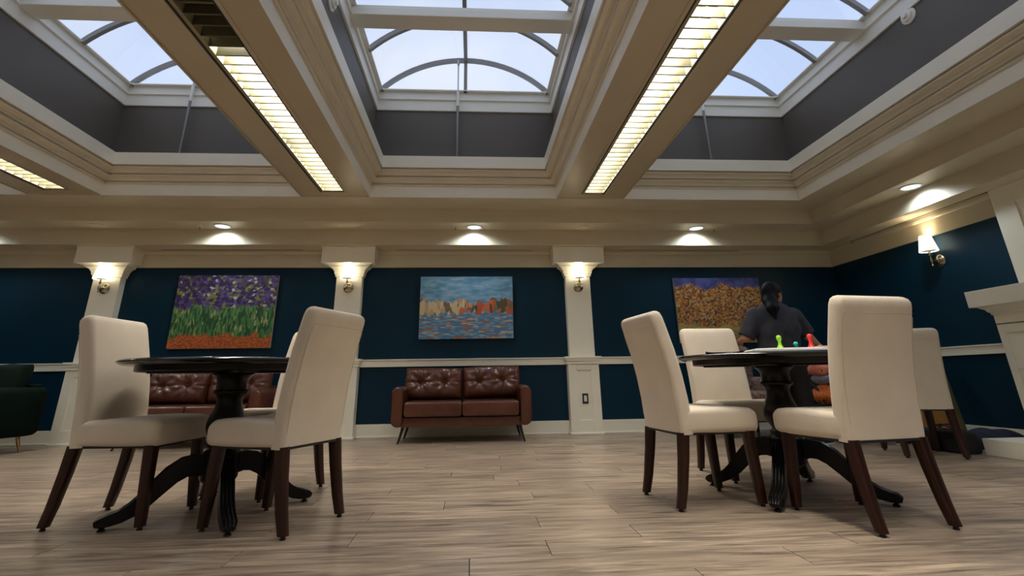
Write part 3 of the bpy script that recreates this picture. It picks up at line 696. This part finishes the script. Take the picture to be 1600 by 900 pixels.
def p_flowers(n, v, s):
    soil = ramp(n, noise(n, v, 30, (1, 1, 2)), [(.35, (.30, .06, .015)), (.6, (.62, .16, .03))])
    leaf = ramp(n, voro(n, v, 30, (2.2, 1, .5)), [(0, (.02, .09, .03)), (.4, (.06, .22, .07)), (.75, (.16, .30, .08)), (.93, (.45, .45, .20))], True)
    petal = ramp(n, voro(n, v, 27, (1, 1, 1.2)), [(0, (.035, .02, .10)), (.35, (.08, .05, .20)), (.6, (.22, .23, .06)), (.72, (.10, .07, .05)), (.82, (.14, .10, .25)), (.94, (.55, .52, .45))], True)
    c = mixc(n, step(n, s.outputs['Z'], noise(n, v, 7), -.20, -.16), soil, leaf)
    return mixc(n, step(n, s.outputs['Z'], noise(n, v, 6, loc=(3, 0, 1)), .16, .2), c, petal)
def p_water(n, v, s):
    sky = ramp(n, noise(n, v, 7, (1, 1, 3), 4), [(.35, (.09, .22, .36)), (.55, (.17, .36, .50)), (.7, (.38, .40, .46))])
    sea = ramp(n, voro(n, v, 20, (.7, 1, 4)), [(0, (.08, .22, .40)), (.45, (.17, .36, .52)), (.7, (.55, .45, .30)), (.85, (.40, .14, .07))], True)
    vc = voro(n, v, 13, (1.6, 1, .8))
    warm = mixc(n, step(n, s.outputs['X'], vc, .02, .12, .3), ramp(n, vc, [(0, (.66, .50, .28)), (.6, (.50, .37, .22)), (.85, (.20, .12, .10))], True), ramp(n, vc, [(0, (.55, .10, .04)), (.3, (.09, .08, .04)), (.55, (.62, .16, .07)), (.75, (.17, .17, .07))], True))
    c = mixc(n, step(n, s.outputs['Z'], noise(n, v, 5), -.02, .01, .08), sea, sky)
    a = N(n, 'ShaderNodeMath', operation='ABSOLUTE'); n.links.new(s.outputs['Z'], a.inputs[0])
    return mixc(n, step(n, a.outputs[0], noise(n, v, 6, (2.4, 1, .6)), .215, .20, .26), c, warm)
def p_tree(n, v, s):
    top = ramp(n, noise(n, v, 8), [(.35, (.02, .03, .14)), (.65, (.09, .10, .32))])
    crown_ = ramp(n, voro(n, v, 44, (1, 1, 1.2)), [(0, (.30, .10, .02)), (.3, (.45, .20, .04)), (.55, (.10, .045, .015)), (.75, (.55, .32, .10)), (.92, (.30, .25, .20))], True)
    ground = ramp(n, noise(n, v, 12, (1, 1, 2.5)), [(.35, (.25, .19, .06)), (.6, (.50, .36, .10))])
    c = mixc(n, step(n, s.outputs['Z'], noise(n, v, 4), -.10, -.06), ground, crown_)
    return mixc(n, step(n, s.outputs['Z'], noise(n, v, 4, loc=(5, 1, 0)), .42, .46), c, top)
paint_mat('flower_canvas', p_flowers); paint_mat('water_canvas', p_water); paint_mat('tree_canvas', p_tree)
for (xa, xb, za, zb), m_, l in (((-3.675, -2.465, 1.038, 1.93), 'flower_canvas', 'unframed canvas of purple, green and orange dabs above the left table'),
                                ((-.672, .511, 1.124, 1.907), 'water_canvas', 'unframed blue canvas with cream and orange dabs above the sofa'),
                                ((2.66, 3.825, 1.042, 1.882), 'tree_canvas', 'unframed orange and yellow canvas behind the person')):
    w, h = (xb-xa)/2, (zb-za)/2
    t = tag(empty('canvas_painting', ((xa+xb)/2, YW, (za+zb)/2)), l, 'painting', 'canvas paintings on the back wall')
    MB().box(-w, -.034, -h, w, -.002, h).obj('stretcher', 'canvas_edge', t)
    MB().cbox(-w-.001, -.040, -h-.001, w+.001, -.033, h+.001, .002).obj('printed_canvas', m_, t)

# ------------------------------------------------------------------ game on the right table
ZT = .757
def sheet(name, x, y, w, d, rz, z, mt, label, curl=.0, cat='paper', group=None):
    m = MB(); nx, ny = 12, 8; top = []; bot = []
    for j in range(ny+1):
        for i in range(nx+1):
            u, v = i/nx-.5, j/ny-.5; zz = curl*max(0, (abs(u)-.25)*4)**2+curl*max(0, (-v-.1)*2.5)**1.5
            top.append((u*w, v*d, zz+.002)); bot.append((u*w, v*d, zz))
    n = nx+1; q = [(j*n+i, j*n+i+1, (j+1)*n+i+1, (j+1)*n+i) for j in range(ny) for i in range(nx)]; o = len(top)
    m.add(top+bot, q+[tuple(o+k for k in reversed(f)) for f in q])
    ed = list(range(n))+[j*n+nx for j in range(1, ny+1)]+[ny*n+i for i in range(nx-1, -1, -1)]+[j*n for j in range(ny-1, 0, -1)]
    for a, b in zip(ed, ed[1:]+ed[:1]): m.f.append((b, a, o+a, o+b))
    o = m.obj(name, mt, None, True, (x, y, z)); o.rotation_euler = (0, 0, R(rz)); return tag(o, label, cat, group)
gb = tag(empty('game_board', (1.80, 2.80, ZT), R(-16)), 'white game board under the green, teal and red pawns', 'game board')
MB().cbox(-.21, -.15, 0, .21, .15, .018, .003).obj('tray', 'paper', gb); MB().cbox(-.20, -.14, .018, .20, .14, .023, .002).obj('playing_field', 'paper', gb)
sheet('magazine', 1.47, 2.90, .20, .26, -25, ZT+.0005, 'paper_dark', 'dark sheet lying at the left edge of the right table', .006, 'magazine')
sheet('playing_cards', 1.965, 2.70, .10, .07, -18, ZT+.0235, 'pink_paper', 'pink cards lying on the game board in front of the red pawn', .006, 'cards')
def pawn(x, y, s, mt, label, z):
    t = tag(empty('game_pawn', (x, y, z)), label, 'game piece', 'game pawns'); t.scale = (s, s, s)
    MB().lathe([(0, 0), (.021, 0), (.022, .006), (.018, .014), (.011, .026), (.009, .044), (.010, .052), (.0135, .055), (.0135, .058), (.009, .060), (0, .060)], n=24).obj('body', mt, t, True)
    MB().lathe([(.0165*math.sin(a), .072-.0165*math.cos(a)) for a in np.linspace(.0, PI, 12)], n=24).obj('head', mt, t, True)
pawn(1.77, 2.82, .88, 'pawn_green', 'lime green game pawn on the right table', ZT+.0235)
pawn(1.985, 3.0, .85, 'pawn_teal', 'teal game pawn behind the board, between the green and red ones', ZT)
pawn(1.95, 2.81, .95, 'pawn_red', 'red game pawn on the right table', ZT+.0235)

# ------------------------------------------------------------------ brocade armchair behind the right table
t = tag(empty('armchair', (3.07, 5.84, 0)), 'brown patterned armchair behind the right table, beside the person', 'armchair')
def rbox(name, c, h, r, mt, par, hh=.02, k=0):
    c = np.array(c); h = np.array(h)
    f = lambda P: np.linalg.norm(np.maximum(np.abs(P-c)-(h-r), 0), axis=-1)+np.minimum(np.max(np.abs(P-c)-(h-r), axis=-1), 0)-r
    return sdf_mb(f, c-h-.03, c+h+.03, hh).obj(name, mt, par, True, sharp=80)
rbox('backrest', (0, .22, .66), (.31, .10, .33), .09, 'brocade', t)
rbox('seat', (0, -.06, .36), (.27, .29, .11), .05, 'brocade', t)
rbox('arm', (-.29, -.04, .42), (.065, .30, .20), .055, 'brocade', t); rbox('arm', (.29, -.04, .42), (.065, .30, .20), .055, 'brocade', t)
for sx in (-1, 1):
    for y in (-.28, .24): MB().lathe([(0, 0), (.016, 0), (.026, .24), (0, .241)], (sx*.29, y, 0), 12).obj('leg', 'dark_wood', t, True)

# ------------------------------------------------------------------ person seen from behind
PX0, PY0 = 3.07, 4.90
pr_ = tag(empty('person', (PX0, PY0, 0)), 'person in a dark grey t-shirt with long black hair, back turned, beside the right table', 'person')
hf = np.array([.94, .34, 0]); hf /= np.linalg.norm(hf); hsd = np.array([hf[1], -hf[0], 0]); HCEN = np.array([.025, .0, 1.435])
def headspace(P):
    Q = P-HCEN; return np.stack([Q@hf, Q@hsd, Q[..., 2]], -1)          # forward, right, up
RH = dict(elbow=(.315, .01, 1.02), wrist=(.405, -.02, .895)); LH = dict(elbow=(-.315, .03, 1.0), wrist=(-.26, .24, .985))
def hand(P, d, wrist, curl, side, s):
    wrist = np.array(wrist, float); curl = np.array(curl, float); side = np.array(side, float)
    fwd = np.array(curl, float)
    palm = wrist+fwd*.05
    d = smin(d, cone_sdf(P, wrist, palm, .026, .030), .02)
    for k, (off, ln) in enumerate(((-.024, .062), (-.008, .072), (.009, .068), (.024, .054))):
        b0 = palm+side*off+fwd*.015; b1 = b0+fwd*ln*.5+np.array((0, 0, -.008)); b2 = b1+fwd*ln*.4+np.array((0, 0, -.022))
        d = smin(d, np.minimum(cone_sdf(P, b0, b1, .0098, .009), cone_sdf(P, b1, b2, .009, .0078)), .006)
    t0 = wrist+fwd*.02-side*s*.022; t1 = t0-side*s*.026+fwd*.025; t2 = t1+fwd*.03-side*s*.004
    return smin(d, np.minimum(cone_sdf(P, t0, t1, .012, .0105), cone_sdf(P, t1, t2, .0105, .009)), .008)
def body(P):
    Q = P*np.array([1, 1.45, 1])
    d = cone_sdf(Q, (0, 0, .84), (0, 0, 1.10), .150, .160)
    d = smin(d, cone_sdf(Q, (0, 0, 1.10), (0, 0, 1.22), .160, .12), .06)
    d = smin(d, cone_sdf(P, (-.15, 0, 1.215), (.15, 0, 1.215), .055, .055), .06)
    d = smin(d, cone_sdf(P, (.005, 0, 1.24), (.018, .005, 1.37), .056, .050), .035)
    H = headspace(P)
    d = smin(d, ell_sdf(H, (0, 0, .01), (.092, .074, .108)), .03)
    d = smin(d, ell_sdf(H, (.035, 0, -.045), (.055, .052, .062)), .03)
    d = smin(d, cone_sdf(H, (.083, 0, .012), (.102, 0, -.018), .010, .014), .014)
    d = smin(d, ell_sdf(H, (.088, 0, -.048), (.012, .024, .009)), .008)
    for s in (-1, 1):
        d = smin(d, ell_sdf(H, (-.005, s*.074, -.005), (.020, .012, .032)), .008)
        d = np.maximum(d, -ell_sdf(H, (.094, s*.032, .012), (.014, .016, .009)))
        d = smin(d, cone_sdf(P, (s*.085, 0, .84), (s*.10+(.04 if s > 0 else 0), .01, .45), .105, .068), .05)
        d = smin(d, cone_sdf(P, (s*.10+(.04 if s > 0 else 0), .01, .45), (s*.11+(.06 if s > 0 else 0), -.01, .09), .066, .042), .03)
        d = smin(d, cone_sdf(P, (s*.11+(.06 if s > 0 else 0), -.01, .09), (s*.11+(.13 if s > 0 else 0), .05, .05), .042, .034), .03)
    for A, s in ((RH, 1), (LH, -1)):
        d = smin(d, cone_sdf(P, (s*.19, 0, 1.21), A['elbow'], .052, .042), .03)
        d = smin(d, cone_sdf(P, A['elbow'], A['wrist'], .042, .026), .02)
    d = hand(P, d, RH['wrist'], (.66, -.1, -.6), (.2, -.95, .2), -1)
    d = hand(P, d, LH['wrist'], (.35, .9, -.1), (.9, -.35, 0), 1)
    return d
sdf_mb(body, (-.46, -.30, .0), (.56, .46, 1.60), .010).obj('body', 'skin', pr_, True, sharp=80)
def tee(P):
    Q = P*np.array([1, 1.38, 1])
    d = cone_sdf(Q, (0, 0, .80), (0, 0, 1.10), .196, .212)
    d = smin(d, cone_sdf(Q, (0, 0, 1.10), (0, 0, 1.195), .212, .168), .06)
    d = smin(d, cone_sdf(P, (-.185, 0, 1.20), (.185, 0, 1.20), .082, .082), .07)
    d = smin(d, cone_sdf(P, (0, 0, 1.24), (.01, 0, 1.30), .085, .066), .05)
    d += .004*np.sin(P[..., 2]*46+P[..., 0]*30)*np.clip((1.15-P[..., 2])*6, 0, 1)+.003*np.sin(P[..., 0]*55-P[..., 2]*30)
    for s, A in ((1, RH), (-1, LH)):
        e = np.array(A['elbow']); a = np.array((s*.205, 0, 1.20)); e2 = a+(e-a)*.98
        sl = cone_sdf(P, a, e2+(e2-a)*.3, .086, .080); ax = (e2-a)/np.linalg.norm(e2-a); sl = np.maximum(sl, (P-e2)@ax)
        d = smin(d, sl, .03)
    return np.maximum(d, .842-P[..., 2])
sdf_mb(tee, (-.47, -.30, .80), (.50, .30, 1.36), .011).obj('t_shirt', 'tee', pr_, True, sharp=60)
def pants(P):
    Q = P*np.array([1, 1.3, 1])
    d = cone_sdf(Q, (0, 0, .80), (0, 0, .90), .188, .180)
    for s in (-1, 1):
        k = .04 if s > 0 else 0
        d = smin(d, cone_sdf(P, (s*.09, 0, .80), (s*.10+k, .01, .45), .128, .090), .05)
        d = smin(d, cone_sdf(P, (s*.10+k, .01, .45), (s*.11+k*1.5, -.01, .02), .090, .072), .03)
    return np.maximum(np.maximum(d, .055-P[..., 2]), P[..., 2]-.93)
sdf_mb(pants, (-.30, -.25, .03), (.34, .25, .96), .013).obj('trousers', 'pants', pr_, True, sharp=60)
def hair(P):
    H = headspace(P)
    d = ell_sdf(H, (-.014, 0, .020), (.104, .088, .112))
    d = np.maximum(d, -ell_sdf(H, (.098, 0, -.050), (.108, .13, .105)))
    d = np.maximum(d, -.085-H[..., 2])
    b = HCEN
    d = smin(d, cone_sdf(P, b+(-.060, -.030, .0), b+(-.095, -.070, -.09), .058, .052), .03)
    d = smin(d, cone_sdf(P, b+(-.095, -.070, -.09), b+(-.130, -.155, -.17), .052, .046), .03)
    d = smin(d, cone_sdf(P, b+(-.130, -.155, -.17), b+(-.128, -.180, -.27), .044, .012), .03)
    d = smin(d, cone_sdf(P, b+(-.045, -.060, -.04), b+(-.075, -.150, -.16), .042, .026), .03)
    return d+.002*np.sin(90*P[..., 0]+25*P[..., 1])
sdf_mb(hair, (-.24, -.27, 1.10), (.20, .20, 1.60), .0085).obj('hair', 'hair', pr_, True, sharp=80)
for s in (-1, 1):
    c = HCEN+hf*.080+hsd*s*.032+np.array((0, 0, .012))
    MB().lathe([(.011*math.sin(a), .011*math.cos(a)) for a in np.linspace(0, PI, 9)], tuple(c), 14).obj('eye', 'eye', pr_, True)
def shoe(par, loc, rz):
    e = empty('shoe', loc, rz); e.parent = par
    f = lambda P: np.maximum(smin(ell_sdf(P, (.07, 0, .035), (.135, .05, .05)), cone_sdf(P, (-.02, 0, .04), (-.02, 0, .10), .050, .046), .04), .014-P[..., 2])
    sdf_mb(f, (-.12, -.09, 0), (.24, .09, .17), .010).obj('upper', 'shoe', e, True, sharp=60)
    rings = [[(.065+.142*k*math.cos(a), .054*k*math.sin(a), z) for a in np.linspace(0, 2*PI, 28, endpoint=False)] for z, k in ((0, .97), (.004, 1), (.018, 1), (.022, .95))]
    MB().loft(rings).obj('sole', 'sole', e, True)
    return e
shoe(pr_, (.185, -.02, 0), R(15)); shoe(pr_, (-.11, 0, 0), R(95))

# ------------------------------------------------------------------ wheelchair with a bundle on it
wc = tag(empty('wheelchair', (3.78, 5.28, 0), R(8)), 'black wheelchair mostly hidden behind the nearest cream chair', 'wheelchair')
MB().cbox(-.22, -.20, .305, .22, .20, .335, .01).obj('seat', 'pants', wc); MB().cbox(-.22, .18, .34, .22, .215, .90, .012).obj('backrest', 'pants', wc)
for s in (-1, 1):
    rw = []
    for i in range(40):
        a = 2*PI*i/40; rw.append((s*.27, .10+.29*math.cos(a), .30+.29*math.sin(a)))
    MB().tube(rw+rw[:1], .014, 8).obj('wheel', 'tyre', wc, True)
    rw = [(s*.295, .10+.25*math.cos(2*PI*i/32), .30+.25*math.sin(2*PI*i/32)) for i in range(33)]
    MB().tube(rw, .007, 6).obj('hand_rim', 'chrome', wc, True)
    for i in range(8):
        a = 2*PI*i/8; MB().tube([(s*.27, .10, .30), (s*.27, .10+.28*math.cos(a), .30+.28*math.sin(a))], .0025, 5).obj('spoke', 'chrome', wc)
    MB().lathe([(0, -.03), (.022, -.03), (.022, .03), (0, .03)], (s*.27, .10, .30), 14, 'x').obj('hub', 'chrome', wc, True)
    MB().tube([(s*.23, .20, .93), (s*.23, .20, .30), (s*.23, -.22, .28), (s*.23, -.28, .44), (s*.23, -.30, .16)], .012, 8).obj('side_frame', 'black_metal', wc, True)
    MB().tube([(s*.23, .20, .92), (s*.23, .30, .92)], .016, 8).obj('push_handle', 'black_metal', wc, True)
    MB().cbox(s*.23-.025, -.20, .66, s*.23+.025, .12, .69, .008).obj('armrest', 'black_metal', wc)
    rw = [(s*.23, -.24+.07*math.cos(2*PI*i/20), .08+.07*math.sin(2*PI*i/20)) for i in range(21)]
    MB().tube(rw, .012, 8).obj('caster', 'tyre', wc, True)
    MB().cbox(s*.14-.06, -.46, .12, s*.14+.06, -.32, .13, .003).obj('footrest', 'black_metal', wc)
MB().cbox(-.25, .08, .29, .25, .12, .31, .004).obj('axle', 'black_metal', wc)
def lump(name, c, r, mt, label, seed, cat='blanket'):
    rg = np.random.RandomState(seed); ph = rg.rand(4)*6
    def f(P):
        Q = P-np.array(c)
        d = ell_sdf(Q, (0, 0, 0), r)
        d = np.maximum(d, -Q[..., 2]-r[2]*.86)
        return d+.010*np.sin(Q[..., 0]*34+ph[0]+Q[..., 2]*22)*np.cos(Q[..., 1]*26+ph[1])+.007*np.sin(Q[..., 2]*60+ph[2]+8*Q[..., 0])
    o = sdf_mb(f, np.array(c)-np.array(r)-.03, np.array(c)+np.array(r)+.03, .011).obj(name, mt, None, True, sharp=80)
    return tag(o, label, cat, 'folded knits on the wheelchair')
lump('knit_blanket', (3.66, 5.14, .434), (.18, .14, .104), 'orange_knit', 'orange knitted bundle on the wheelchair seat', 1)
lump('knit_blanket', (3.67, 5.14, .584), (.17, .12, .050), 'grey_knit', 'grey knitted bundle between the orange ones', 2)
lump('knit_blanket', (3.60, 5.14, .684), (.14, .10, .053), 'coral_knit', 'coral knitted bundle on top of the grey one', 3)
sh = empty('sneaker', (4.02, 4.76, 0), R(-5)); tag(sh, 'dark sneaker with pale sole on the floor near the wheelchair', 'shoe')
_s = shoe(sh, (0, 0, 0), 0)
for ch in list(_s.children): ch.parent = sh
bpy.data.objects.remove(_s)

# ------------------------------------------------------------------ things on the floor by the hearth
bg_ = tag(empty('duffel_bag', (4.07, 4.345, 0), R(97)), 'black duffel bag on the floor against the end of the hearth', 'bag')
def bagf(P):
    Q = np.abs(P-np.array((0, 0, .085)))-np.array((.16, .050, .055)); d = np.linalg.norm(np.maximum(Q, 0), axis=-1)+np.minimum(Q.max(-1), 0)-.035
    return np.maximum(d+.006*np.sin(P[..., 0]*40)*np.sin(P[..., 2]*35), .001-P[..., 2])
sdf_mb(bagf, (-.23, -.12, -.02), (.23, .12, .21), .009).obj('body', 'bag_black', bg_, True, sharp=80)
for s in (-1, 1): MB().tube([(-.10, s*.03, .165), (-.06, s*.035, .20), (0, s*.035, .215), (.06, s*.035, .20), (.10, s*.03, .165)], .008, 8).obj('handle', 'bag_brown', bg_, True)
MB().tube([(-.15, 0, .174), (0, 0, .180), (.15, 0, .174)], .004, 6).obj('zip', 'bag_brown', bg_, True)
def jk(P):
    d = ell_sdf(P, (0, 0, .05), (.30, .13, .11)); d = smin(d, ell_sdf(P, (-.22, .03, .035), (.16, .10, .07)), .05); d = smin(d, cone_sdf(P, (.1, -.06, .10), (.28, -.02, .06), .045, .035), .03)
    return np.maximum(d+.010*np.sin(P[..., 0]*30+P[..., 1]*18)*np.cos(P[..., 1]*30), .002-P[..., 2])
o = sdf_mb(jk, (-.42, -.2, -.01), (.36, .2, .2), .012).obj('jacket', 'denim', None, True, (4.56, 4.46, 0), sharp=80); o.rotation_euler = (0, 0, R(-8))
tag(o, 'dark blue jacket dropped on the floor behind the hearth', 'jacket')
bd = tag(empty('leaning_board', (4.60, 4.92, 0), 0), 'honey wooden board with olive edging leaning behind the rightmost chair', 'board'); bd.rotation_euler = (R(-6), 0, R(4))
MB().cbox(-.22, -.006, .03, .19, .008, .66, .003).obj('panel', 'honey_wood', bd)
for a in ((.19, -.016, 0, .235, .018, .70), (-.255, -.016, 0, -.22, .018, .70), (-.22, -.016, .66, .19, .018, .70), (-.22, -.016, 0, .19, .018, .03)): MB().cbox(*a, .004).obj('edging', 'olive', bd)
